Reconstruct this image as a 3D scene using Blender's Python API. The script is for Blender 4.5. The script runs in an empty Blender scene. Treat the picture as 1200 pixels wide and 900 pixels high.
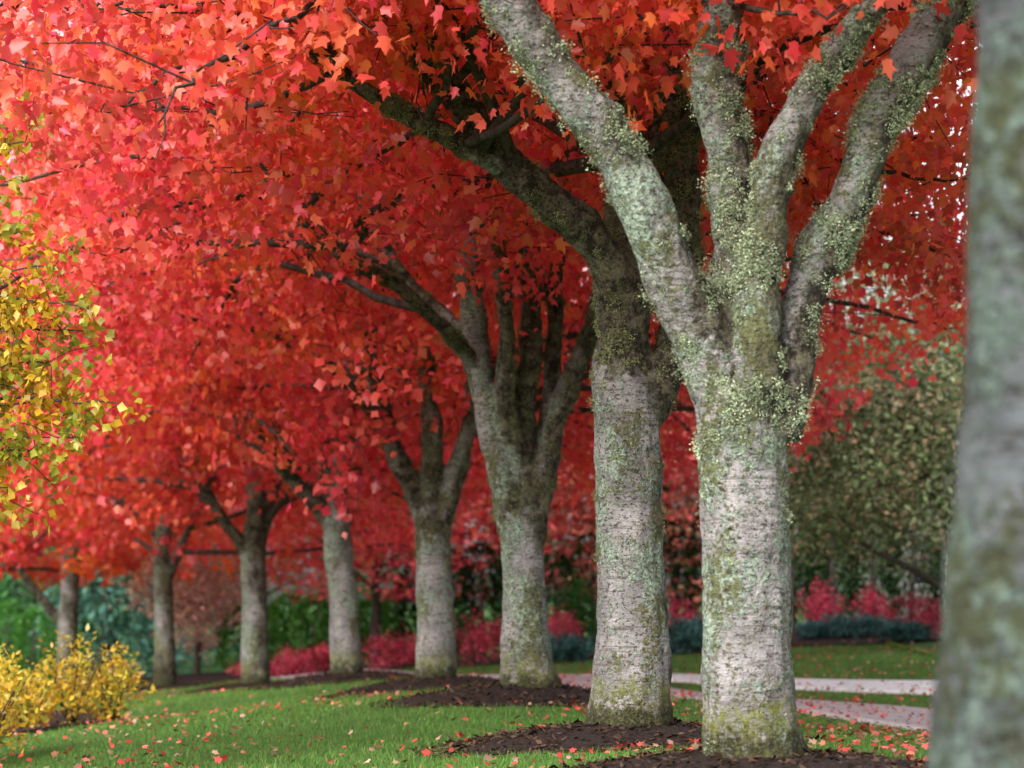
import bpy, math, random
import numpy as np
from mathutils import Vector, noise as mn
random.seed(7)
RNG = np.random.default_rng(7)
scene = bpy.context.scene
scene.view_settings.view_transform = 'Standard'
scene.view_settings.look = 'None'
scene.view_settings.exposure = 0

# ------------------------------------------------------------------ terrain
CTRL = np.array([
 (0,0,0.15),(3,2,0.3),(-4,4,0.0),(1.1,4,0.6),(1.13,9.5,.67),(.72,12.5,.625),(.16,17,.66),(-.81,22,.54),(-2.1,26,.44),
 (-3.6,31,.12),(-6.1,36,-.15),(-9.1,42,-.4),(-12.5,48,-.6),
 (-1.6,12.6,.45),(-2.75,22,.3),(-3.7,15,.3),(-4.4,20,.22),(-6.4,34,-.13),(-7,26,-.1),(-12,25,-.3),(-10,12,-.2),
 (3.3,16,.42),(4,19.7,.42),(1.8,22.3,.44),(5,23.6,.45),(0.5,30,.33),(-3,36,.2),(0,40,.3),(3.5,29,.55),(5,31,.66),(5.5,35,.8),(6,40,1.0),
 (12,20,.4),(12,40,1.1),(-10,62,-.9),(10,70,.8),(-25,40,-1),(30,30,.5),(8,5,.3),
 (0,250,0),(-250,250,0),(250,250,0),(-250,0,0),(250,0,0),(0,-250,0),(-250,-250,0),(250,-250,0)],dtype=float)
def _phi(r): return np.sqrt(r*r+2.0)
def _solve():
    P=CTRL[:,:2]; n=len(P)
    A=_phi(np.linalg.norm(P[:,None]-P[None],axis=2))
    M=np.zeros((n+3,n+3)); M[:n,:n]=A; M[:n,n]=1; M[:n,n+1:]=P; M[n,:n]=1; M[n+1:,:n]=P.T
    return np.linalg.solve(M,np.concatenate([CTRL[:,2],[0,0,0]]))
_W=_solve()
def gza(x,y):
    x=np.atleast_1d(np.asarray(x,float)); y=np.atleast_1d(np.asarray(y,float))
    n=len(CTRL); out=np.zeros(len(x))
    for s in range(0,len(x),20000):
        q=np.stack([x[s:s+20000],y[s:s+20000]],1)
        r=np.linalg.norm(q[:,None]-CTRL[None,:,:2],axis=2)
        out[s:s+20000]=_phi(r)@_W[:n]+_W[n]+q@_W[n+1:]
    return out
def gz(x,y): return float(gza([x],[y])[0])

# ------------------------------------------------------------------ helpers
def link(o,parent=None):
    scene.collection.objects.link(o)
    if parent: o.parent=parent
    return o
def empty(name,loc=(0,0,0)):
    e=bpy.data.objects.new(name,None); e.location=loc; e.empty_display_size=.3
    return link(e)
def mesh_np(name,verts,lsizes,lverts,mat=None,parent=None,col=None,smooth=False,attrs=None):
    me=bpy.data.meshes.new(name)
    verts=np.asarray(verts,np.float32); lsizes=np.asarray(lsizes,np.int32); lverts=np.asarray(lverts,np.int32)
    me.vertices.add(len(verts)); me.vertices.foreach_set('co',verts.ravel())
    me.loops.add(len(lverts)); me.loops.foreach_set('vertex_index',lverts)
    me.polygons.add(len(lsizes))
    st=np.concatenate([[0],np.cumsum(lsizes)[:-1]]).astype(np.int32)
    me.polygons.foreach_set('loop_start',st)
    if smooth: me.polygons.foreach_set('use_smooth',np.ones(len(lsizes),bool))
    me.update(calc_edges=True)
    if col is not None:
        a=me.attributes.new('col','FLOAT_COLOR','POINT')
        c=np.ones((len(verts),4),np.float32); c[:,:3]=col
        a.data.foreach_set('color',c.ravel())
    if attrs:
        for k,v in attrs.items():
            a=me.attributes.new(k,'FLOAT','POINT'); a.data.foreach_set('value',np.asarray(v,np.float32))
    if mat: me.materials.append(mat)
    o=bpy.data.objects.new(name,me)
    return link(o,parent)

def catmull(P,n):
    P=np.asarray(P,float)
    Q=np.vstack([2*P[0]-P[1],P,2*P[-1]-P[-2]]); out=[]
    for i in range(1,len(Q)-2):
        p0,p1,p2,p3=Q[i-1:i+3]
        for t in np.linspace(0,1,n,endpoint=False):
            out.append(.5*((2*p1)+(-p0+p2)*t+(2*p0-5*p1+4*p2-p3)*t*t+(-p0+3*p1-3*p2+p3)*t**3))
    out.append(P[-1]); return np.array(out)

class Tubes:
    def __init__(s): s.v=[];s.ls=[];s.lv=[];s.n=0
    def add(s,pts,rad,k=8,cap=True):
        pts=np.asarray(pts,float); rad=np.asarray(rad,float); m=len(pts)
        T=np.gradient(pts,axis=0); T/=np.linalg.norm(T,axis=1)[:,None]+1e-9
        ref=np.array([0.,1,0]) if abs(T[0][1])<.9 else np.array([1.,0,0])
        ang=np.linspace(0,2*math.pi,k,endpoint=False)
        rings=[]
        for i in range(m):
            u=np.cross(T[i],ref); u/=np.linalg.norm(u)+1e-9; w=np.cross(u,T[i]); ref=w
            rings.append(pts[i]+rad[i]*(np.cos(ang)[:,None]*u+np.sin(ang)[:,None]*w))
        V=np.concatenate(rings); b=s.n
        s.v.append(V); a=np.arange(k); a2=(a+1)%k
        for i in range(m-1):
            q=np.stack([b+i*k+a,b+i*k+a2,b+(i+1)*k+a2,b+(i+1)*k+a],1)
            s.lv.append(q.ravel()); s.ls.append(np.full(k,4))
        if cap:
            s.lv.append(b+a[::-1]); s.ls.append(np.array([k]))
            s.lv.append(b+(m-1)*k+a); s.ls.append(np.array([k]))
        s.n+=len(V)
    def obj(s,name,mat,parent=None,smooth=True):
        return mesh_np(name,np.concatenate(s.v),np.concatenate(s.ls),np.concatenate(s.lv),mat,parent,smooth=smooth)

# ---- leaf shapes
LOBED=(np.array([(0,0),(.36,.08),(.28,.30),(.50,.60),(.22,.58),(0,1.),(-.22,.58),(-.50,.60),(-.28,.30),(-.36,.08)]),
       [[0,1,2,3,4,5],[0,5,6,7,8,9]])
MID=(np.array([(0,0),(.46,.40),(.25,.62),(0,1.),(-.25,.62),(-.46,.40)]),[[0,1,2,3],[0,3,4,5]])
OVAL=(np.array([(0,0),(.26,.45),(0,1.),(-.26,.45)]),[[0,1,2,3]])
NEED=(np.array([(-.08,0),(.08,0),(0,1.)]),[[0,1,2]])
def leaves(name,pos,size,col,shape,mat,parent=None,pitch=(-75,10),roll=60,fold=.35,yaw=None):
    n=len(pos); S,F=shape; k=len(S)
    yaw=RNG.uniform(0,2*math.pi,n) if yaw is None else yaw
    pit=np.radians(RNG.uniform(pitch[0],pitch[1],n)); rol=np.radians(RNG.normal(0,roll,n))
    d=np.stack([np.cos(yaw)*np.cos(pit),np.sin(yaw)*np.cos(pit),np.sin(pit)],1)
    side=np.stack([-np.sin(yaw),np.cos(yaw),np.zeros(n)],1)
    up=np.cross(d,side)
    s2=side*np.cos(rol)[:,None]+up*np.sin(rol)[:,None]; u2=np.cross(d,s2)
    size=np.broadcast_to(size,(n,))
    X=S[:,0][None,:,None]; Y=S[:,1][None,:,None]
    X=X*RNG.uniform(.65,1.1,(n,1,1)); cu=RNG.uniform(-.1,.45,(n,1,1))
    V=pos[:,None,:]+size[:,None,None]*(X*s2[:,None]+Y*d[:,None]+(-fold*np.abs(X)-cu*(Y**2))*u2[:,None])
    V=V.reshape(-1,3)
    fl=np.concatenate([np.array(f) for f in F]); sizes=np.array([len(f) for f in F])
    lv=(np.arange(n)[:,None]*k+fl[None]).ravel(); ls=np.tile(sizes,n)
    return mesh_np(name,V,ls,lv,mat,parent,col=np.repeat(col,k,axis=0))

# ------------------------------------------------------------------ materials
def newmat(name):
    m=bpy.data.materials.new(name); m.use_nodes=True; nt=m.node_tree; nt.nodes.clear()
    out=nt.nodes.new('ShaderNodeOutputMaterial'); return m,nt,out
def N(nt,t,**kw):
    n=nt.nodes.new(t)
    for k,v in kw.items(): setattr(n,k,v)
    return n
def ramp(nt,src,stops):
    r=N(nt,'ShaderNodeValToRGB'); e=r.color_ramp.elements
    while len(e)<len(stops): e.new(.5)
    for i,(p,c) in enumerate(stops):
        e[i].position=p; e[i].color=(c,c,c,1) if not hasattr(c,'__len__') else (*c,1)
    nt.links.new(src,r.inputs[0]); return r.outputs[0]
def noise(nt,vec,scale,detail=4,rough=.55,dist=0):
    n=N(nt,'ShaderNodeTexNoise'); n.inputs['Scale'].default_value=scale; n.inputs['Detail'].default_value=detail
    n.inputs['Roughness'].default_value=rough; n.inputs['Distortion'].default_value=dist
    if vec is not None: nt.links.new(vec,n.inputs['Vector'])
    return n.outputs['Fac']
def mapping(nt,vec,scale,loc=(0,0,0)):
    m=N(nt,'ShaderNodeMapping'); m.inputs['Scale'].default_value=scale; m.inputs['Location'].default_value=loc
    nt.links.new(vec,m.inputs['Vector']); return m.outputs[0]
def mix(nt,f,a,b,mode='MIX'):
    m=N(nt,'ShaderNodeMix',data_type='RGBA',blend_type=mode)
    for i,v in ((0,f),(6,a),(7,b)):
        if hasattr(v,'is_linked'): nt.links.new(v,m.inputs[i])
        elif i==0: m.inputs[0].default_value=v
        else: m.inputs[i].default_value=(*v,1)
    return m.outputs[2]
def math_(nt,op,a,b=0.0,clamp=False):
    m=N(nt,'ShaderNodeMath',operation=op); m.use_clamp=clamp
    for i,v in enumerate((a,b)):
        if hasattr(v,'is_linked'): nt.links.new(v,m.inputs[i])
        else: m.inputs[i].default_value=v
    return m.outputs[0]

def leafmat(name,trans=.5,gloss=.0,rough=.4):
    m,nt,out=newmat(name)
    a=N(nt,'ShaderNodeAttribute',attribute_name='col')
    p=N(nt,'ShaderNodeBsdfDiffuse')
    t=N(nt,'ShaderNodeBsdfTranslucent'); s=N(nt,'ShaderNodeMixShader'); s.inputs[0].default_value=trans
    nt.links.new(a.outputs['Color'],p.inputs['Color']); nt.links.new(a.outputs['Color'],t.inputs['Color'])
    nt.links.new(p.outputs[0],s.inputs[1]); nt.links.new(t.outputs[0],s.inputs[2]); last=s.outputs[0]
    if gloss:
        g=N(nt,'ShaderNodeBsdfGlossy'); g.inputs['Roughness'].default_value=rough; s2=N(nt,'ShaderNodeMixShader'); s2.inputs[0].default_value=gloss
        nt.links.new(last,s2.inputs[1]); nt.links.new(g.outputs[0],s2.inputs[2]); last=s2.outputs[0]
    nt.links.new(last,out.inputs[0])
    return m
def matte(name):
    m,nt,out=newmat(name); a=N(nt,'ShaderNodeAttribute',attribute_name='col'); d=N(nt,'ShaderNodeBsdfDiffuse')
    nt.links.new(a.outputs['Color'],d.inputs[0]); nt.links.new(d.outputs[0],out.inputs[0]); return m
M_leaf=leafmat('leaf',.5,.035,.42); M_leafdull=leafmat('leaf_matte',.3); M_moss=matte('moss'); M_flat=matte('dry_litter')

def barkmat(name,pale=(.36,.335,.335),seed=0.,dim=1.0):
    m,nt,out=newmat(name)
    tc=N(nt,'ShaderNodeTexCoord').outputs['Object']
    v=mapping(nt,tc,(1,1,1),(seed,seed*1.7,seed*.3))
    dark=N(nt,'ShaderNodeAttribute',attribute_name='dark').outputs['Fac']
    base=N(nt,'ShaderNodeAttribute',attribute_name='foot').outputs['Fac']
    n1=noise(nt,v,4,3); c=mix(nt,ramp(nt,n1,[(.38,0),(.60,1)]),tuple(x*.52 for x in pale),pale)
    fine=noise(nt,v,55,3,.75); med=noise(nt,mapping(nt,v,(1,1,1),(4,9,2)),22,4,.75)
    band=noise(nt,mapping(nt,v,(3.5,3.5,46)),1,3,.65,.8)
    c=mix(nt,ramp(nt,band,[(.53,0),(.63,.65)]),c,(.11,.09,.08))
    # zones of grey-green crust lichen
    z1=noise(nt,mapping(nt,v,(1,1,.75)),3.0,3,.55)
    l1=math_(nt,'MULTIPLY',math_(nt,'SUBTRACT',math_(nt,'ADD',z1,math_(nt,'MULTIPLY',med,.9)),.91),9,True)
    c=mix(nt,math_(nt,'MULTIPLY',l1,.9),c,mix(nt,ramp(nt,fine,[(.40,0),(.60,1)]),(.10,.15,.10),(.37,.45,.36)))
    z2=noise(nt,mapping(nt,v,(1,1,.6),(7,3,1)),3.4,3,.6)
    l2=math_(nt,'MULTIPLY',math_(nt,'SUBTRACT',math_(nt,'ADD',z2,math_(nt,'MULTIPLY',noise(nt,mapping(nt,v,(1,1,1),(14,9,2)),27,4,.75),.9)),.975),10,True)
    c=mix(nt,math_(nt,'MULTIPLY',l2,.9),c,mix(nt,fine,(.05,.05,.02),(.17,.17,.06)))
    fl=ramp(nt,noise(nt,mapping(nt,v,(1,1,1.6),(1,5,8)),30,3,.75),[(.56,0),(.60,1)])
    c=mix(nt,math_(nt,'MULTIPLY',fl,.85),c,(.045,.038,.03))
    nf=noise(nt,mapping(nt,v,(1,1,.5)),6,4,.75)
    mo=math_(nt,'MULTIPLY',math_(nt,'SUBTRACT',math_(nt,'ADD',base,nf),.82),5,True)
    mc=mix(nt,ramp(nt,med,[(.4,0),(.62,1)]),(.05,.06,.012),(.24,.25,.045))
    c=mix(nt,math_(nt,'MULTIPLY',math_(nt,'MULTIPLY',mo,.85),ramp(nt,med,[(.42,.15),(.54,1)])),c,mc)
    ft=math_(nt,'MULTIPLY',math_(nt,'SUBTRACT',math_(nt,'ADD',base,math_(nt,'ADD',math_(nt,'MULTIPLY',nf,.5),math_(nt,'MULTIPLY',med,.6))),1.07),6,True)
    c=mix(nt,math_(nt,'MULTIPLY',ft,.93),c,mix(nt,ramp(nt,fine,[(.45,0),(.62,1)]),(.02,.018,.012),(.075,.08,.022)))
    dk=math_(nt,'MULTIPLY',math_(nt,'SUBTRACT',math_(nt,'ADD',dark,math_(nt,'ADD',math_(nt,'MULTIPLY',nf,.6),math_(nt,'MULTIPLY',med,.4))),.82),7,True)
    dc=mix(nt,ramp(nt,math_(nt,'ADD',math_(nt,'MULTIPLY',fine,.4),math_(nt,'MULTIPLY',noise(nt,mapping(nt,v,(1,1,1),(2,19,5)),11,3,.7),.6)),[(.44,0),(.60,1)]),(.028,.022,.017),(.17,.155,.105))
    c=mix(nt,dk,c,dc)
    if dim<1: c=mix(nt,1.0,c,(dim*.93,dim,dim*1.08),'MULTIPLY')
    p=N(nt,'ShaderNodeBsdfPrincipled'); p.inputs['Roughness'].default_value=.85; p.inputs['Specular IOR Level'].default_value=.2
    nt.links.new(c,p.inputs['Base Color'])
    b=N(nt,'ShaderNodeBump'); b.inputs['Strength'].default_value=1.0; b.inputs['Distance'].default_value=.025
    hsum=math_(nt,'ADD',fine,math_(nt,'MULTIPLY',band,-.6))
    hsum=math_(nt,'ADD',hsum,math_(nt,'MULTIPLY',l1,.4))
    nt.links.new(hsum,b.inputs['Height']); nt.links.new(b.outputs[0],p.inputs['Normal'])
    nt.links.new(p.outputs[0],out.inputs[0]); return m
M_bark=[barkmat('bark',seed=i*3.1) for i in range(3)]
M_barkdark=barkmat('bark_dim_blue',(.30,.30,.30),seed=12,dim=.48)  # bark colour multiplied darker and slightly bluer for the nearest trunk
def simple(name,c1,c2,scale=8,rough=.9,bump=.5,dist=.02,thr=(.35,.65),spec=.2,det=4):
    m,nt,out=newmat(name); tc=N(nt,'ShaderNodeTexCoord').outputs['Object']
    n=noise(nt,tc,scale,det,.65); c=mix(nt,ramp(nt,n,[(thr[0],0),(thr[1],1)]),c1,c2)
    p=N(nt,'ShaderNodeBsdfPrincipled'); p.inputs['Roughness'].default_value=rough; p.inputs['Specular IOR Level'].default_value=spec
    b=N(nt,'ShaderNodeBump'); b.inputs['Strength'].default_value=bump; b.inputs['Distance'].default_value=dist
    nt.links.new(n,b.inputs['Height']); nt.links.new(b.outputs[0],p.inputs['Normal'])
    nt.links.new(c,p.inputs['Base Color']); nt.links.new(p.outputs[0],out.inputs[0]); return m
M_twig=simple('twig_bark',(.025,.018,.016),(.08,.065,.055),20,det=2)
M_mulch=simple('mulch',(.010,.007,.006),(.04,.025,.02),40,.95,1,.03)
M_path=simple('concrete',(.37,.32,.325),(.47,.43,.44),3,.85,.2,.005)
M_white=simple('pale_concrete',(.62,.61,.62),(.74,.73,.74),3,.85,.2,.005)
M_siding=simple('white_siding',(.50,.50,.50),(.60,.60,.60),2,.7,.05,.005)
M_roof=simple('roof_shingle',(.09,.09,.10),(.16,.155,.16),14,.9,.5,.02)
M_glass=simple('window_glass',(.03,.035,.04),(.06,.07,.08),1,.1,0,.01,spec=.8)
def lawnmat():
    m,nt,out=newmat('lawn'); tc=N(nt,'ShaderNodeTexCoord').outputs['Object']
    n=noise(nt,tc,1.2,4,.6); n2=noise(nt,tc,45,3,.7)
    c=mix(nt,ramp(nt,n,[(.35,0),(.65,1)]),(.06,.14,.032),(.095,.21,.045))
    c=mix(nt,ramp(nt,n2,[(.35,0),(.7,.8)]),c,(.04,.075,.02))
    p=N(nt,'ShaderNodeBsdfPrincipled'); p.inputs['Roughness'].default_value=.9; p.inputs['Specular IOR Level'].default_value=.15
    b=N(nt,'ShaderNodeBump'); b.inputs['Strength'].default_value=.8; b.inputs['Distance'].default_value=.03
    nt.links.new(n2,b.inputs['Height']); nt.links.new(b.outputs[0],p.inputs['Normal'])
    nt.links.new(c,p.inputs['Base Color']); nt.links.new(p.outputs[0],out.inputs[0]); return m
M_lawn=lawnmat()

# ------------------------------------------------------------------ ground
xs=np.concatenate([[-400,-250,-150,-90,-60,-40,-28,-20],np.arange(-16,14.01,.25),[18,26,40,60,90,150,250,400]])
ys=np.concatenate([[-400,-200,-90,-40,-20,-8,-2],np.arange(1,50.01,.25),[54,60,70,85,110,160,250,400]])
X,Y=np.meshgrid(xs,ys); Z=gza(X.ravel(),Y.ravel())
nx,ny=len(xs),len(ys); i=np.arange(nx-1); j=np.arange(ny-1); I,J=np.meshgrid(i,j)
b=(J*nx+I).ravel(); q=np.stack([b,b+1,b+nx+1,b+nx],1)
mesh_np('ground',np.stack([X.ravel(),Y.ravel(),Z],1),np.full(len(q),4),q.ravel(),M_lawn,smooth=True)

STR={'drive':([(13,10),(7,13.9),(3.75,17.8),(1.3,22.2),(-.6,28),(-3.5,36),(-8,46)],[2.8,2.4,2.2,1.7,1.6,1.5,1.5]),
 'walk':([(14,18),(9,20.6),(5.4,23.2),(3.3,24.4),(1.2,26.3)],[2.9,2.5,2.0,1.3,1.0]),
 'bed':([(14,38),(9,37.4),(5.6,36.8),(2.5,36.7),(-1,37.8),(-4,40.5),(-8,50)],[9.5,9.5,8,6,6,5,4]),
 'bed2':([(-5.0,17.5),(-4.75,20),(-5.6,24),(-7.5,28),(-10,33)],[.8,1.5,1.7,1.6,1.2])}
def strip(name,key,mat,off,step=.2,edge=0.0):
    cl,w=STR[key]
    P=catmull(cl,14); T=np.gradient(P,axis=0); T/=np.linalg.norm(T,axis=1)[:,None]; S=np.stack([T[:,1],-T[:,0]],1)
    W=np.interp(np.linspace(0,1,len(P)),np.linspace(0,1,len(w)),w); k=max(4,int(max(w)/step)); V=[]
    for a in range(len(P)):
        ww=W[a]*(1+edge*mn.noise(Vector((P[a][0]*1.3,P[a][1]*1.3,0))))
        for t in np.linspace(-.5,.5,k+1): V.append((*(P[a]+S[a]*t*ww),))
    V=np.array(V); z=gza(V[:,0],V[:,1])+off
    V=np.column_stack([V,z]); n=len(P); m=k+1
    qs=[(a*m+c,(a)*m+c+1,(a+1)*m+c+1,(a+1)*m+c) for a in range(n-1) for c in range(k)]
    base=len(V); rim=[a*m for a in range(n)]+[a*m+k for a in reversed(range(n))]
    R=V[rim].copy(); R[:,2]-=.2; V=np.vstack([V,R]); L=len(rim)
    qs+=[(rim[a],rim[(a+1)%L],base+(a+1)%L,base+a) for a in range(L)]
    return mesh_np(name,V,np.full(len(qs),4),np.array(qs).ravel(),mat)
strip('driveway','drive',M_path,.03)
strip('walkway','walk',M_white,.035)
strip('mulch_bed','bed',M_mulch,.04,edge=.15)
strip('mulch_bed','bed2',M_mulch,.04,edge=.25)

# ------------------------------------------------------------------ house behind the trees at right
def box(name,c,s,mat,parent):
    x,y,z=c; a,b,d=[k/2 for k in s]
    V=[(x+i*a,y+j*b,z+k*d) for k in(-1,1) for j in(-1,1) for i in(-1,1)]
    F=[(0,2,3,1),(4,5,7,6),(0,1,5,4),(2,6,7,3),(0,4,6,2),(1,3,7,5)]
    return mesh_np(name,V,[4]*6,[i for f in F for i in f],mat,parent)
hx,hy=14.2,58.0; hz=gz(hx,hy); H=empty('white_house',(hx,hy,hz))
box('walls',(0,0,2.5),(9,6,5.4),M_siding,H)
V=[(-4.9,-3.4,5.2),(4.9,-3.4,5.2),(4.9,3.4,5.2),(-4.9,3.4,5.2),(-4.9,0,7.6),(4.9,0,7.6)]
mesh_np('roof',V,[4,4,3,3,4],[0,1,5,4,2,3,4,5,0,4,3,1,2,5,0,3,2,1],M_roof,H)
for wx in (-3,-1,1,3):
    for wz in (1.6,4.0):
        box('window_glass',(wx,-3.03,wz),(.9,.04,1.2),M_glass,H)
        for dx,dz,sx,sz in ((0,.65,1.1,.1),(0,-.65,1.1,.1),(-.5,0,.1,1.2),(.5,0,.1,1.2)): box('window_frame',(wx+dx,-3.05,wz+dz),(sx,.09,sz),M_siding,H)

# ------------------------------------------------------------------ trees
def tint_red(n,cl_pos,orange):
    nz=np.array([mn.noise(Vector(p)*.8) for p in cl_pos]); nz2=np.array([mn.noise(Vector(p)*1.9+Vector((9,9,9))) for p in cl_pos])
    o=np.clip(orange+nz*.9+RNG.normal(0,.12,n),0,1)[:,None]
    pink=np.array([.96,.09,.12]); org=np.array([.97,.17,.04]); c=pink*(1-o)+org*o
    c=c*(np.clip(.95+nz2*.45+RNG.normal(0,.1,n),.45,1.03))[:,None]
    return c

def maple(base,F_s,limbs,crown,voxel,nleaf,shape,lsize,bark,moss=(0,(.3,.36,.22),.02),orange=.35,kids=60,ext=1.5):
    """base=(x,y); limbs=list of (darkness,[(u,v,w,width)...]) in local units, F_s metres per unit"""
    x0,y0=base; z0=gz(x0,y0); tree=empty('maple_tree',(x0,y0,z0)); s=F_s
    tb=Tubes(); skel=[];skr=[];skd=[]
    for li,(dk,pts) in enumerate(limbs):
        A=np.array([(u*s,w,v*s,wd*s*.5) for u,v,w,wd in pts])
        if li>0 and A[-1][3]>.025 and ext>0:
            d=A[-1][:3]-A[-2][:3]; d/=np.linalg.norm(d); p=A[-1]
            for kx in range(3):
                d=d*.8+np.array([0,0,.25])+RNG.normal(0,.12,3); d/=np.linalg.norm(d)
                p=np.array([*(p[:3]+d*ext/3),max(.015,p[3]*.68)]); A=np.vstack([A,p])
        C=catmull(A,8 if li else 10); L=np.concatenate([[0],np.cumsum(np.linalg.norm(np.diff(C[:,:3],axis=0),axis=1))])
        wa=.5 if li else .10
        wob=np.array([[mn.noise(Vector((l*1.9,li*3.3,x0*5))),mn.noise(Vector((l*1.9,li*3.3+50,x0*5))),0] for l in L])
        C[:,:3]+=wob*np.minimum(C[:,3:4],.07)*wa*2*(np.minimum(np.arange(len(C)),6)/6)[:,None]
        rr=C[:,3]*np.array([1+(.22 if li else .05)*mn.noise(Vector((l*(3.4 if li else 1.5),li*7.7,y0))) for l in L])
        tb.add(C[:,:3],rr,14); skel.append(C[:,:3]); skr.append(rr)
        dd=np.full(len(C),dk,float)
        if li: dd=dd+(limbs[0][0]+.1-dk)*np.clip(1-(L-.15)/.45,0,1)*(1 if dk<.6 else .6)
        skd.append(dd)
    r0=limbs[0][1][1][3]*s*.5; h0=limbs[0][1][-1][1]*s
    for k in range(5):
        a=k*math.pi*.4+random.uniform(-.35,.35)+x0; R=r0*random.uniform(.98,1.18)
        pp=[(0,0,r0*1.1),(math.cos(a)*r0*.62,math.sin(a)*r0*.62,r0*.45),(math.cos(a)*R,math.sin(a)*R,-.03),(math.cos(a)*R*1.1,math.sin(a)*R*1.1,-.12)]
        C=catmull(pp,5); tb.add(C,np.interp(np.linspace(0,1,len(C)),[0,1],[r0*.42,r0*.18]),8)
    SK=np.concatenate(skel);SR=np.concatenate(skr);SD=np.concatenate(skd)
    tmp=tb.obj('tmp',None); md=tmp.modifiers.new('r','REMESH'); md.mode='VOXEL'; md.voxel_size=voxel; md.use_smooth_shade=True
    sm=tmp.modifiers.new('s','SMOOTH'); sm.iterations=6; sm.factor=.5
    dg=bpy.context.evaluated_depsgraph_get(); me=bpy.data.meshes.new_from_object(tmp.evaluated_get(dg))
    bpy.data.objects.remove(tmp)
    nv=len(me.vertices); co=np.empty(nv*3,np.float32); me.vertices.foreach_get('co',co); co=co.reshape(-1,3)
    no=np.empty(nv*3,np.float32); me.vertices.foreach_get('normal',no); no=no.reshape(-1,3)
    near=np.empty(nv,int)
    for st in range(0,nv,4000):
        dd=np.linalg.norm(co[st:st+4000,None]-SK[None],axis=2)/ (SR[None]+.01); near[st:st+4000]=dd.argmin(1)
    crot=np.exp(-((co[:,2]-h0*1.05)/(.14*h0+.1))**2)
    blot=np.array([mn.noise(Vector(c)*3.6) for c in co])
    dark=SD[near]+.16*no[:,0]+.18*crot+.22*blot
    dz=np.array([mn.fractal(Vector((c[0],c[1],c[2]*.6))*9,1.0,2.0,3) for c in co]) if voxel<.025 else np.array([mn.noise(Vector(c)*6) for c in co])
    amp=np.minimum(.009,SR[near]*.08)*(1+2.4*np.clip(dark,0,1))
    co2=co+no*(dz*amp)[:,None]
    me.vertices.foreach_set('co',co2.astype(np.float32).ravel())
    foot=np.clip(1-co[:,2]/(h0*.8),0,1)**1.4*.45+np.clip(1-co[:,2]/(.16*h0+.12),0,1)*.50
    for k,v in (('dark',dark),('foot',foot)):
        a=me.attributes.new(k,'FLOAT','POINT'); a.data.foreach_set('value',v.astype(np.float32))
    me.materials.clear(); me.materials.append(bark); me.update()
    me.name='trunk'; link(bpy.data.objects.new('trunk',me),tree)
    nm,mc,mr=moss
    if nm:
        w=np.maximum(0,blot+.02)**1.6+np.array([max(0,mn.noise(Vector(c)*11)-.15)*.4 for c in co])
        w*=np.clip((co[:,2]-h0*.35)/h0,0.010,1)*(.3+np.clip(dark,0,1.2)+.6*np.clip(no[:,2],0,1)+.6*crot); w/=w.sum()
        idx=RNG.choice(nv,nm,p=w); kk=70
        cen=np.repeat(co2[idx]-no[idx]*.004,kk,axis=0); nn=np.repeat(no[idx],kk,axis=0)
        rad=np.repeat(np.clip(mr*RNG.lognormal(0,.5,nm),.010,mr*2.0),kk)
        off=RNG.normal(size=(nm*kk,3)); off/=np.linalg.norm(off,axis=1)[:,None]; dt=(off*nn).sum(1); off[dt<0]-=2*(dt[dt<0])[:,None]*nn[dt<0]
        off-=nn*(off*nn).sum(1)[:,None]*.2
        pos=cen+off*rad[:,None]*RNG.uniform(.2,1,(nm*kk,1))**.7
        colr=np.array(mc)[None]*np.repeat(RNG.uniform(.4,1.15,nm),kk)[:,None]*RNG.uniform(.6,1.3,(nm*kk,1))
        leaves('moss',pos,RNG.uniform(.007,.017,nm*kk),colr,OVAL,M_moss,tree,pitch=(-60,60),roll=90,fold=.3)
    cx,cy,R,zb,top,droop=crown; cx-=x0;cy-=y0;zb-=z0;top-=z0
    def rnd(n,bias=1.9):
        r=np.sqrt(RNG.uniform(0,1,n))*R; a=RNG.uniform(0,2*math.pi,n); q=r/R
        rag=np.array([1+.16*mn.noise(Vector((math.cos(t)*1.7,math.sin(t)*1.7,x0))) for t in a])
        lo=zb-droop*q**2+.45*np.array([mn.noise(Vector((rr*math.cos(t)*.7,rr*math.sin(t)*.7,y0))) for rr,t in zip(r,a)])
        hi=zb+(top-zb)*np.sqrt(1-q**4)
        z=lo+(hi-lo)*RNG.uniform(0,1,n)**bias
        return np.stack([cx+r*rag*np.cos(a),cy+r*rag*np.sin(a),z],1)
    tw=Tubes(); att=rnd(kids,1.5); cpos=[]
    cand=SK[:,2]>(zb-2.2); CK=SK[cand]; CR=SR[cand]
    for p in att:
        dist=np.linalg.norm((CK-p)*np.array([1,1,1.5]),axis=1)+np.where(CK[:,2]>p[2]-.1,.7,0); j=dist.argmin(); p0=CK[j]; L=np.linalg.norm(p-p0)
        if L<.2: continue
        mid=(p0+p)/2+np.array([0,0,.12*L])+RNG.normal(0,.07*L,3)
        C=catmull([p0,mid,p,p+(p-mid)*.35+RNG.normal(0,.1,3)],6)
        C[2:]+=RNG.normal(0,.018,(len(C)-2,3))
        r1=min(CR[j]*.65,.008+.012*L); tw.add(C,np.linspace(r1,.004,len(C)),5,cap=False)
        for t in range(4,len(C)): cpos.append(C[t])
        for t in range(5,len(C)-1,2):
            e=C[t]+RNG.normal(0,.28,3)*[1,1,.5]; e2=e+(e-C[t])*.6+RNG.normal(0,.08,3)
            tw.add([C[t],e,e2],[.006,.0045,.003],4,cap=False); cpos.append(e); cpos.append(e2)
    if tw.n: tw.obj('branches',M_twig,tree)
    cpos=np.array(cpos); ncl=nleaf//20
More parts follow.
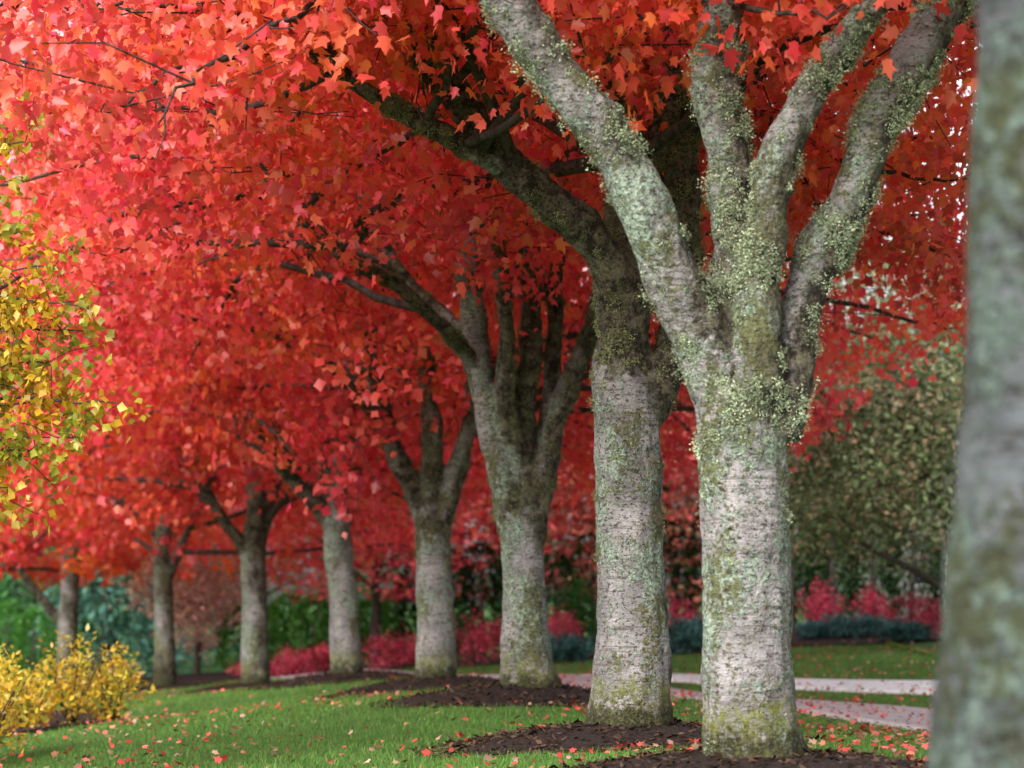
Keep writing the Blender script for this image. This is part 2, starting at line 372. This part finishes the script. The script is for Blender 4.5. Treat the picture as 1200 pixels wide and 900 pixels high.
    nb=int(ncl*.6); c1=cpos[RNG.integers(0,len(cpos),nb)]+RNG.normal(0,.14,(nb,3)); c2=rnd(ncl-nb)
    cl=np.vstack([c1,c2]); ncl=len(cl)
    col=tint_red(ncl,cl+np.array([x0,y0,z0]),orange)
    pos=np.repeat(cl,20,axis=0)+RNG.normal(size=(ncl*20,3))*[.19,.19,.11]
    cc=np.repeat(col,20,axis=0)*RNG.uniform(.72,1.05,(ncl*20,1)); cc[:,1]*=RNG.uniform(.6,1.6,ncl*20)
    cc=np.clip(cc,0,.97)
    leaves('foliage',pos,lsize*RNG.uniform(.6,1.3,len(pos)),cc,shape,M_leaf,tree)
    n=40; V=[(0,0,.10)]; rings=7; Rm=.95
    for k in range(1,rings+1):
        for t in range(n):
            a=t*2*math.pi/n; rr=Rm*k/rings*(1+.22*mn.noise(Vector((math.cos(a)*1.9,math.sin(a)*1.9,x0+y0)))*(k/rings))
            px,py=rr*math.cos(a)*1.15-.1,rr*math.sin(a); h=.10*(1-(k/rings)**2)+.012+.02*mn.noise(Vector((px*6,py*6,x0)))
            V.append((px,py,gz(x0+px,y0+py)-z0+(h if k<rings else -.03)))
    qs=[(0,1+t,1+(t+1)%n) for t in range(n)]
    ls=[3]*n; lv=[i for q in qs for i in q]
    for k in range(rings-1):
        for t in range(n):
            lv+=[1+k*n+t,1+(k+1)*n+t,1+(k+1)*n+(t+1)%n,1+k*n+(t+1)%n]; ls.append(4)
    mesh_np('mulch',V,ls,lv,M_mulch,tree,smooth=True)
    m=2200; r=np.sqrt(RNG.uniform(0,1,m))*Rm*1.14; a=RNG.uniform(0,2*math.pi,m); px=r*np.cos(a)*1.15-.1;py=r*np.sin(a)
    pz=gza(x0+px,y0+py)-z0+.10*(1-np.clip(r/Rm,0,1)**2)+.02
    leaves('mulch_chips',np.stack([px,py,pz],1),RNG.uniform(.02,.07,m),np.array([.045,.028,.02])[None]*RNG.uniform(.3,2.2,(m,1)),OVAL,M_flat,tree,pitch=(-25,35),roll=25)
    return tree

s2,s3,s4,s5,s6,s7,s8,s9=[d/2400 for d in (9.5,12.5,17,22,26,31,36,42)]
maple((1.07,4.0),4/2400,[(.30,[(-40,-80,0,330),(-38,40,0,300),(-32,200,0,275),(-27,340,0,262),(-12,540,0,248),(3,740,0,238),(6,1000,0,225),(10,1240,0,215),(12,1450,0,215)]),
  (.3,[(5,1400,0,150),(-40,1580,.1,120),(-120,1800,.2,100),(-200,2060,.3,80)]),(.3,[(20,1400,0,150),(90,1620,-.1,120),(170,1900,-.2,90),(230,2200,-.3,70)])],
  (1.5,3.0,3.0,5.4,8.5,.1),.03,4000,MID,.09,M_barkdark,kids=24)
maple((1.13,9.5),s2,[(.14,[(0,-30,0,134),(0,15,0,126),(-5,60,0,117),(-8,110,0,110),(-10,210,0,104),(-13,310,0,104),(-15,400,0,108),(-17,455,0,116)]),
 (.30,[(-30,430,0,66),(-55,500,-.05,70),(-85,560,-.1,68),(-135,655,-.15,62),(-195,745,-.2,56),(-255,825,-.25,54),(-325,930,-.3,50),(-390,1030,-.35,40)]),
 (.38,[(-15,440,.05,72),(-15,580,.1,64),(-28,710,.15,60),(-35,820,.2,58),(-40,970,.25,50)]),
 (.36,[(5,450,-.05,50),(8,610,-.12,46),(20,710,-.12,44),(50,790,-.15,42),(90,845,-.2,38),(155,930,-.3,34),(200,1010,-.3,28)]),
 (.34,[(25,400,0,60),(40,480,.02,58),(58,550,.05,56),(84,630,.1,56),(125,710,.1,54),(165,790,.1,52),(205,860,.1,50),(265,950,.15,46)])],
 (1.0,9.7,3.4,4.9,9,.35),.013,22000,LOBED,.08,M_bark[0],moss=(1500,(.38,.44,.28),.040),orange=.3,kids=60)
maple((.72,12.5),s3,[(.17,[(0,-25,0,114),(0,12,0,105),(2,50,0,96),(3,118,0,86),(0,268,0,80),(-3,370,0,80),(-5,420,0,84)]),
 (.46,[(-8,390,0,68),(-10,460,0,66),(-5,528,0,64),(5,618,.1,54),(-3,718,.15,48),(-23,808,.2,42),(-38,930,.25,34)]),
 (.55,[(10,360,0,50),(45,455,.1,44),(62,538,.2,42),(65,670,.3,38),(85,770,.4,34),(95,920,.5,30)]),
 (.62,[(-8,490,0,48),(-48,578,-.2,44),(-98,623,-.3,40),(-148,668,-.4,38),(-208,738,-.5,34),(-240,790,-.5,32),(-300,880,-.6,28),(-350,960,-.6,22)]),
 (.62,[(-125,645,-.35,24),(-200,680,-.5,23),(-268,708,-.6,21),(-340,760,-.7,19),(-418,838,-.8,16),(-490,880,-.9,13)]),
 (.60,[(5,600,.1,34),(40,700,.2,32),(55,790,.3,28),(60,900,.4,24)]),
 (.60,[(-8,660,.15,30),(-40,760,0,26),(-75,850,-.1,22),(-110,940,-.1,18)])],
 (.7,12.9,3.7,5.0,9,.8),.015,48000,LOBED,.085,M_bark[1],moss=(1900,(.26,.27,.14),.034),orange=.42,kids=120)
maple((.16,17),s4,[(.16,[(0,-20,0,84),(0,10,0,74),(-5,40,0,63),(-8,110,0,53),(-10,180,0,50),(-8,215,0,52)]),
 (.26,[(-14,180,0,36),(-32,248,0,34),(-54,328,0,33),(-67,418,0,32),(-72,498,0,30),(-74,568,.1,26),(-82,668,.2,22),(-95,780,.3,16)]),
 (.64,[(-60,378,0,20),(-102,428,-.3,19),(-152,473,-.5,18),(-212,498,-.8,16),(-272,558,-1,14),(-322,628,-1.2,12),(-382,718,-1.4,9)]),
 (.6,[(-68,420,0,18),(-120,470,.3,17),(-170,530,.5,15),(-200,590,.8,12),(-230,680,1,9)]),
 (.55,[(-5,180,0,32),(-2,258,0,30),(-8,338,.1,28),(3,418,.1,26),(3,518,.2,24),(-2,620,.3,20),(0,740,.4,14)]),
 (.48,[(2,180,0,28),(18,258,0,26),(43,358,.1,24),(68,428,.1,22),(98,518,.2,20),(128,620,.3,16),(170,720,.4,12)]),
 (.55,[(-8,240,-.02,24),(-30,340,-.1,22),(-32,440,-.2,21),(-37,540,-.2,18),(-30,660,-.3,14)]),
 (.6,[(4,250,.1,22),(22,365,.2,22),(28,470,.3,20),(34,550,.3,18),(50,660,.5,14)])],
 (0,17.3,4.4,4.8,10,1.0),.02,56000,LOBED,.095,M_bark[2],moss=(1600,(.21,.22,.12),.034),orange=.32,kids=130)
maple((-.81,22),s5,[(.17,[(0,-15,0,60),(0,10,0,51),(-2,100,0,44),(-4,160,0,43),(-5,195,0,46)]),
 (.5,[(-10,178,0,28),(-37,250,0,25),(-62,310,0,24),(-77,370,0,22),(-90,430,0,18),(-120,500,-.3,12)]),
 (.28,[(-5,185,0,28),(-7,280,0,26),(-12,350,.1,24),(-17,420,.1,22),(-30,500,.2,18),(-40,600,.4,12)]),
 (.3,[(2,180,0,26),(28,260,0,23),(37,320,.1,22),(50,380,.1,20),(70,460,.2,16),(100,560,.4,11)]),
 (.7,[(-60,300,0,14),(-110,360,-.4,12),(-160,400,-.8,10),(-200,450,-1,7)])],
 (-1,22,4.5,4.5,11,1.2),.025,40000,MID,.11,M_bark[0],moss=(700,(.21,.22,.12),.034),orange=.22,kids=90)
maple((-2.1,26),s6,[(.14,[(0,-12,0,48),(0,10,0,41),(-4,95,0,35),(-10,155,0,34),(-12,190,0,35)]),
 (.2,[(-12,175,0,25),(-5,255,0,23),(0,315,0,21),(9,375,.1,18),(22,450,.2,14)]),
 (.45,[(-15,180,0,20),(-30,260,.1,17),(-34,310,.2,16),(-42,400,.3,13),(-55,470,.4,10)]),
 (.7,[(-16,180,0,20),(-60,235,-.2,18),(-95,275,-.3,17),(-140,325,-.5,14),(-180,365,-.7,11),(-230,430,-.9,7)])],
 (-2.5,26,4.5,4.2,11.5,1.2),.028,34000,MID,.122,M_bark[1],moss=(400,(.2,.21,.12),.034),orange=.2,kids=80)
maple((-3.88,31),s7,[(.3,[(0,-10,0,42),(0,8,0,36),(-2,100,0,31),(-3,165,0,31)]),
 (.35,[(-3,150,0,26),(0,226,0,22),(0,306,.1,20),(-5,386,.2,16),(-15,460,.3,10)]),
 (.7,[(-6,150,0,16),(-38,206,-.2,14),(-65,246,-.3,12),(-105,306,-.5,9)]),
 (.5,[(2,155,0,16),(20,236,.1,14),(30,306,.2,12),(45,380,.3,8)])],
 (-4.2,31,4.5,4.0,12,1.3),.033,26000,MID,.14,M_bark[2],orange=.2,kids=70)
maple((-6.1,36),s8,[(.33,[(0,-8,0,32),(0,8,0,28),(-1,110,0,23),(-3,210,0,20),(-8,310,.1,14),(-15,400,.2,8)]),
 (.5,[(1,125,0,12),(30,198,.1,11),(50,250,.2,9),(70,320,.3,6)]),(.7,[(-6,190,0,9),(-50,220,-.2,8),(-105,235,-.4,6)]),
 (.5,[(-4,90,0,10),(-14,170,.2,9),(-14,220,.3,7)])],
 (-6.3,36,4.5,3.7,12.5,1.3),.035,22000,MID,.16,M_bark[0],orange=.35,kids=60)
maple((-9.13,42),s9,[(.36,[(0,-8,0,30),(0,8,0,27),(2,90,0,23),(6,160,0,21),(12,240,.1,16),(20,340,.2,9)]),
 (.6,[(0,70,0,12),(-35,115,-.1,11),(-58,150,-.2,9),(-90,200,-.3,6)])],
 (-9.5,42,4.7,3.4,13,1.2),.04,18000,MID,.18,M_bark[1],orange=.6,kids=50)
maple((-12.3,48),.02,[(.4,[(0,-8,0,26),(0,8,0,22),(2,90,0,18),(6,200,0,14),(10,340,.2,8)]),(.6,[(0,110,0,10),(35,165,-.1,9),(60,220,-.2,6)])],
 (-12.5,48,5,3.1,14,1.0),.045,15000,MID,.2,M_bark[2],orange=.65,kids=40)

# ---- other trees / shrubs: generic crown of leaf sprays
def sprays(name,cen,rad,ncl,per,spread,size,cols,shape,mat,parent=None,jag=.3,zmin=None,tiers=0,shellw=.5,pitch=(-60,40),vary=(.55,1.2),hole=None):
    d=RNG.normal(size=(ncl,3)); d/=np.linalg.norm(d,axis=1)[:,None]; r=RNG.uniform(0,1,ncl)**shellw
    r*=np.array([1+jag*mn.noise(Vector(v)*2.3+Vector(cen)) for v in d])
    c=np.array(cen)+d*r[:,None]*np.array(rad)
    if tiers: c[:,2]=np.round(c[:,2]/tiers)*tiers+RNG.normal(0,.06,ncl)
    if zmin is not None: c=c[c[:,2]>zmin]
    if hole: c=c[np.array([mn.noise(Vector(p)*1.3) for p in c])<hole]
    ncl=len(c); pos=np.repeat(c,per,axis=0)+RNG.normal(size=(ncl*per,3))*np.array(spread)
    cols=np.array(cols); base=cols[RNG.integers(0,len(cols),ncl)]*RNG.uniform(*vary,(ncl,1))
    cc=np.clip(np.repeat(base,per,axis=0)*RNG.uniform(.7,1.25,(ncl*per,1)),0,.95)
    return leaves(name,pos,size*RNG.uniform(.6,1.3,len(pos)),cc,shape,mat,parent,pitch=pitch)
def simple_tree(name,x,y,trunk_r,h,cen,rad,**kw):
    z=gz(x,y); e=empty(name,(0,0,0)); tb=Tubes()
    C=catmull([(x,y,z-.1),(x+.05,y,z+h*.3),(cen[0]*.3+x*.7,cen[1]*.3+y*.7,z+h*.6),(cen[0],cen[1],z+h)],6)
    tb.add(C,np.linspace(trunk_r,trunk_r*.3,len(C)),8)
    for k in range(16):
        a=random.uniform(0,6.28); t=random.randint(len(C)//3,len(C)-2); q=C[t]
        e1=q+np.array([math.cos(a)*rad[0]*.75,math.sin(a)*rad[1]*.75,random.uniform(.1,.8)*rad[2]*.6])
        tb.add(catmull([q,(q+e1)/2+np.array([0,0,.2]),e1],5),np.linspace(trunk_r*.35,.01,11),6,cap=False)
    tb.obj('trunk',M_twig,e); sprays('foliage',cen,rad,parent=e,**kw); return e

PK=[(.90,.13,.16),(.93,.17,.18),(.82,.10,.14),(.90,.20,.15)]
for (x,y,cen,rad,cols,nc) in [(-2.9,43,(-2.9,43,4.6),(2.9,2.4,3.9),PK,1400),(.3,44,(.3,44,4.7),(2.8,2.4,4.1),PK,1600),
      (-6.2,50,(-6.2,50,5),(3.2,3,4),PK,1000),
      (3.3,42,(3.0,42,4.6),(2.6,2.2,3.9),[(.60,.16,.12),(.40,.24,.13),(.70,.20,.15),(.78,.15,.14)],1500)]:
    simple_tree('red_ornamental_tree',x,y,.12,4.5,cen,rad,ncl=nc,per=14,spread=(.32,.32,.06),size=.16,cols=cols,shape=OVAL,mat=M_leafdull,tiers=.32,zmin=1.5,pitch=(-35,20))
ot=simple_tree('olive_green_tree',6.5,30,.14,3.8,(5.6,30,4.3),(2.6,2.3,2.6),ncl=3200,per=18,spread=(.2,.2,.13),size=.10,
   cols=[(.24,.30,.14),(.31,.37,.20),(.18,.24,.10),(.46,.32,.21),(.34,.38,.24)],shape=OVAL,mat=M_leafdull,zmin=2.0,shellw=.45,hole=.42)
tb=Tubes(); tb.add(catmull([(6.5,30,1.5),(6.1,29.8,1.75),(5.6,29.6,2.0),(5.1,29.5,2.25),(4.7,29.5,2.7)],6),np.linspace(.07,.02,25),7); tb.obj('low_limb',M_twig,ot)
simple_tree('olive_green_tree',7.6,50,.2,6,(7.6,50,5.0),(2.6,2.5,4.0),ncl=1300,per=14,spread=(.35,.35,.2),size=.18,
   cols=[(.13,.20,.08),(.2,.27,.13)],shape=OVAL,mat=M_leafdull,shellw=.45)
simple_tree('pink_autumn_tree',-7.4,48,.1,3,(-7.3,48,2.1),(1.6,1.5,1.8),ncl=650,per=16,spread=(.22,.22,.12),size=.12,
   cols=[(.85,.42,.38),(.75,.5,.34),(.9,.46,.45)],shape=OVAL,mat=M_leafdull,shellw=.4)
def spruce(x,y,h,r,cols):
    z=gz(x,y); e=empty('spruce_tree',(x,y,z)); tb=Tubes(); tb.add([(0,0,-.2),(0,0,h*.5),(0,0,h)],[.18,.1,.02],8); tb.obj('trunk',M_twig,e)
    n=8000; t=RNG.uniform(0,1,n)**.75; t=np.round(t*26)/26+RNG.normal(0,.008,n); a=RNG.uniform(0,6.283,n)
    lob=1+.22*np.sin(a*7+t*40); rr=r*(1-t*.93)*RNG.uniform(.35,1,n)**.6*lob
    pos=np.stack([rr*np.cos(a),rr*np.sin(a),.4+t*(h-.4)-rr*.18],1)
    c=np.array(cols)[RNG.integers(0,len(cols),n)]*RNG.uniform(.5,1.3,(n,1))
    leaves('foliage',pos,.28*RNG.uniform(.6,1.2,n),c,OVAL,M_leafdull,e,pitch=(-45,5),yaw=a+RNG.normal(0,.4,n)); return e
TEAL=[(.10,.23,.18),(.14,.29,.22),(.07,.17,.12)]; DG=[(.035,.09,.035),(.05,.12,.05)]
spruce(-11.9,60,7.0,2.3,TEAL); spruce(-15.0,64,8,2.3,[(.06,.17,.05),(.08,.21,.07)]); spruce(-9.4,66,6.5,2.0,TEAL); spruce(-13.2,68,8,2.2,DG)
for k in range(11): spruce(-22+k*4.6+random.uniform(-1,1),76+random.uniform(-4,6),random.uniform(10,15),random.uniform(2.6,3.3),DG)
def hedge(pts,h,cols,wid=.55):
    e=empty('cedar_hedge'); P=catmull(pts,12); L=np.concatenate([[0],np.cumsum(np.linalg.norm(np.diff(P,axis=0),axis=1))])
    m=int(L[-1]/.8); pos=[];col=[];yaw=[]; tb=Tubes()
    for k in range(m+1):
        x=np.interp(k*.8,L,P[:,0]);y=np.interp(k*.8,L,P[:,1]); z=gz(x,y); hh=h*random.uniform(.88,1.12); n=900
        tb.add([(x,y,z-.1),(x,y,z+hh*.8)],[.08,.03],6)
        t=RNG.uniform(0,1,n); a=RNG.uniform(0,6.283,n); rr=wid*np.sqrt(np.clip(1-t**3,0,1))*RNG.uniform(.65,1.05,n)
        pos.append(np.stack([x+rr*np.cos(a),y+rr*np.sin(a),z+.03+t*hh],1)); yaw.append(a)
        col.append(np.array(cols)[RNG.integers(0,len(cols),n)]*RNG.uniform(.4,1.3,(n,1)))
    tb.obj('stems',M_twig,e)
    leaves('foliage',np.concatenate(pos),.16*RNG.uniform(.6,1.2,sum(map(len,pos))),np.concatenate(col),OVAL,M_leafdull,e,pitch=(20,80),yaw=np.concatenate(yaw))
hedge([(16,41),(10,41),(5,41),(0,42),(-2.2,43.5)],2.15,[(.015,.037,.012),(.024,.055,.018)])
hedge([(-2.4,45),(-4.2,46),(-6.5,48)],1.5,[(.10,.28,.045),(.08,.22,.04)])
hedge([(-12.5,57),(-16,57),(-20,56)],2.2,[(.08,.24,.045),(.10,.28,.05)])
def shrub(name,x,y,r,h,cols,n=90,size=.06,per=14,mat=None,shape=OVAL,pitch=(-20,80)):
    z=gz(x,y); e=empty(name,(x,y,z)); tb=Tubes()
    for k in range(9):
        a=k*.7+random.uniform(-.3,.3); tb.add(catmull([(0,0,-.05),(math.cos(a)*r*.35,math.sin(a)*r*.35,h*.4),(math.cos(a)*r*.8,math.sin(a)*r*.8,h*random.uniform(.7,1))],4),np.linspace(.012,.004,9),5,cap=False)
    tb.obj('stems',M_twig,e)
    sprays('foliage',(0,0,h*.52),(r,r,h*.5),n,per,(r*.17,r*.17,h*.10),size,cols,shape,mat or M_leafdull,parent=e,jag=.7,zmin=.03,shellw=.45,pitch=pitch); return e
CR=[(.60,.07,.13),(.70,.12,.18),(.45,.04,.08)]
for x,y,r,h in [(-2.0,34.5,.55,.62),(-1.6,35,.4,.5),(-3.75,35.5,.42,.42),(-3.2,35.8,.4,.45),(-4.5,36,.4,.4),(-.55,34.2,.48,.85),(.85,36,.4,.75),(.2,36.5,.35,.6),(3.0,36,.42,.75),(5.5,36.3,.42,.8),(6.4,36.5,.3,.65),(6.75,33.5,.55,.7),(2.5,36.5,.3,.5)]:
    shrub('burning_bush_shrub',x,y,r,h,CR,n=110)
BL=[(.07,.16,.155),(.10,.21,.20),(.05,.12,.11)]
for x,y,r,h in [(.95,33.4,.42,.4),(.6,34.2,.35,.35),(2.75,33.4,.5,.5),(3.2,34,.35,.45),(5.75,34.4,.6,.4),(5.1,34.6,.3,.3),(6.3,32.8,.35,.3)]:
    shrub('juniper_shrub',x,y,r,h,BL,n=110,size=.09,shape=OVAL)
for x,y,r,h in [(1.2,38,.5,1.3),(-3.6,44,.4,.9),(.2,38.4,.5,1.0),(-1.1,38.6,.5,1.0)]:
    shrub('evergreen_shrub',x,y,r,h,[(.03,.09,.02),(.04,.12,.03)],n=130,size=.09)
YL=[(.82,.54,.04),(.86,.62,.07),(.68,.42,.04),(.52,.48,.06)]
for x,y,r,h in [(-4.85,20,.42,.66),(-4.35,20.2,.42,.85),(-4.0,20.4,.34,.70),(-4.6,19.4,.30,.5),(-3.85,15,.33,.75),(-3.98,14.2,.3,.5)]:
    shrub('yellow_shrub',x,y,r,h,YL,n=70,size=.07,per=12,mat=M_leaf)
# yellow-leaved tree reaching in from the left
K=.8; yx,yy=-5.3*K,14.0*K; yz=gz(yx,yy); yt=empty('yellow_autumn_tree',(0,0,0)); tb=Tubes()
TR=catmull([(yx,yy,yz-.1),(yx+.1,yy,yz+1.2),(yx-.05,yy+.1,yz+2.4),(yx+.1,yy,yz+3.7)],6); tb.add(TR,np.linspace(.10,.03,len(TR)),10)
tips=[(-3.40,14,4.0),(-3.15,14,3.75),(-2.98,14.2,3.35),(-2.9,14,3.5),(-3.35,13.8,3.3),(-3.4,14,2.95),(-3.05,14,2.82),(-2.66,14,2.83),(-3.0,14,2.6),(-3.3,14,2.5),(-3.2,14,3.1),(-3.42,13.9,2.25),(-3.4,14.2,4.65),(-3.5,14,4.3),(-3.6,14,3.6),(-3.6,14,3.2),(-3.5,13.6,2.0),(-4.1,14,5),(-4.8,13,4.4),(-5.9,13.4,4.2),(-6.3,14.5,4.8),(-5.2,15,5.2),(-6.2,15,3.4),(-4.6,15.2,3.8)]
pos=[];pc=[]
for t in tips:
    t=np.array(t)*K; t[2]=t[2]+1.5*(1-K); j=np.abs(TR[:,2]-(t[2]-.7)).argmin(); p0=TR[j]; L=np.linalg.norm(t-p0)
    C=catmull([p0,(p0+t)/2+np.array([0,0,.16*L]),t],8); C[1:]+=RNG.normal(0,.012,(len(C)-1,3)); tb.add(C,np.linspace(.02,.004,len(C)),5,cap=False)
    for k in range(6,len(C)):
        for rep in range(2):
            e=C[k]+RNG.normal(0,.10,3); tb.add([C[k],(C[k]+e)/2+[0,0,.02],e],[.003,.0022,.0018],4,cap=False)
            pos.append(e+RNG.normal(0,.05,(16,3)))
        pos.append(C[k]+RNG.normal(0,.05,(6,3)))
tb.obj('trunk',M_twig,yt); pos=np.concatenate(pos); n=len(pos)
hue=np.array([mn.noise(Vector(p)*4) for p in pos])[:,None]; hue=np.clip(.5+hue*1.6+RNG.normal(0,.2,(n,1)),0,1)
yc=(np.array([.84,.50,.03])*hue+np.array([.44,.46,.05])*(1-hue))*RNG.uniform(.5,1.0,(n,1))
leaves('foliage',pos,.055*RNG.uniform(.6,1.3,n),yc,MID,M_leaf,yt)

# ---- grass blades and fallen leaves
n=330000; gy=9+31*RNG.uniform(0,1,n)**1.25; lim=gy*.27; gx=RNG.uniform(-1,1,n)*lim
gx=np.clip(gx,-9,6); zz=gza(gx,gy)
keep=np.ones(n,bool)
for tx,ty in [(1.07,4),(1.13,9.5),(.72,12.5),(.16,17),(-.81,22),(-2.1,26),(-3.88,31),(-6.1,36)]: keep&=((gx-tx+.1)/1.12)**2+(gy-ty)**2>(.80+.16*RNG.uniform(0,1,n))**2
def off_strip(key):
    cl,w=STR[key]; P=catmull(cl,14); W=np.interp(np.linspace(0,1,len(P)),np.linspace(0,1,len(w)),w)
    d=np.full(n,9e9)
    for p,ww in zip(P,W): d=np.minimum(d,np.hypot(gx-p[0],gy-p[1])-ww/2)
    return d>.03
for key in STR: keep&=off_strip(key)
gp=np.stack([gx,gy,zz-.005],1)[keep]; m=len(gp)
gn=np.array([mn.noise(Vector((a*.9,b*.5,0)))+.5*mn.noise(Vector((a*3,b*2,7))) for a,b in gp[:,:2]])[:,None]
gc=np.array([(.075,.18,.035),(.10,.235,.045),(.125,.26,.05),(.19,.24,.08)])[RNG.integers(0,4,m)]*RNG.uniform(.6,1.15,(m,1))*(1+.35*gn)
leaves('grass',gp,(.026+.0011*gp[:,1])*RNG.uniform(.6,1.3,m),gc,NEED,leafmat('grass_blade',.3),pitch=(40,88),roll=40,fold=0)
n=12000; fy=8.5+30*RNG.uniform(0,1,n)**1.1; fx=RNG.uniform(-1,1,n)*fy*.28
kp=RNG.uniform(0,1,n)<np.clip(.30+.7*np.array([mn.noise(Vector((a*.6,b*.4,3))) for a,b in zip(fx,fy)])+.5*(fx>.5),.06,1)
fx=fx[kp];fy=fy[kp];n=len(fx)
fc=np.array([(.65,.09,.08),(.5,.07,.06),(.6,.22,.14),(.38,.25,.16),(.72,.15,.14),(.26,.12,.07),(.55,.30,.24)])[RNG.integers(0,7,n)]*RNG.uniform(.45,1.0,(n,1))
leaves('fallen_leaves',np.stack([fx,fy,gza(fx,fy)+.045],1),RNG.uniform(.03,.062,n),fc,LOBED,M_flat,pitch=(-30,30),roll=35)

# ------------------------------------------------------------------ light, sky, camera
w=bpy.data.worlds.new('World'); scene.world=w; w.use_nodes=True; nt=w.node_tree
bg=nt.nodes['Background']; sky=nt.nodes.new('ShaderNodeTexSky'); sky.sky_type='NISHITA'; sky.sun_disc=False
el,rot=math.radians(32),math.radians(212)
sky.sun_elevation=el; sky.sun_rotation=rot; sky.dust_density=4; sky.air_density=1
hs=nt.nodes.new('ShaderNodeHueSaturation'); hs.inputs['Saturation'].default_value=.25; hs.inputs['Value'].default_value=2.3
nt.links.new(sky.outputs[0],hs.inputs['Color']); nt.links.new(hs.outputs[0],bg.inputs['Color']); bg.inputs['Strength'].default_value=.15
sun=bpy.data.lights.new('sun','SUN'); sun.energy=3.9; sun.angle=math.radians(45); sun.color=(1,.97,.94)
so=bpy.data.objects.new('sun',sun); link(so)
dirv=Vector((math.sin(rot)*math.cos(el),math.cos(rot)*math.cos(el),math.sin(el)))
so.rotation_euler=dirv.to_track_quat('Z','Y').to_euler(); so.location=(-5,-5,20)

cam=bpy.data.cameras.new('camera'); co=bpy.data.objects.new('camera',cam); link(co)
co.location=(0,0,1.5); co.rotation_euler=(math.radians(90),0,0)
cam.sensor_width=36; cam.lens=72; cam.shift_y=250/1200; cam.clip_end=2000; cam.clip_start=.1
cam.dof.use_dof=True; cam.dof.focus_distance=11.5; cam.dof.aperture_fstop=2.0
scene.camera=co
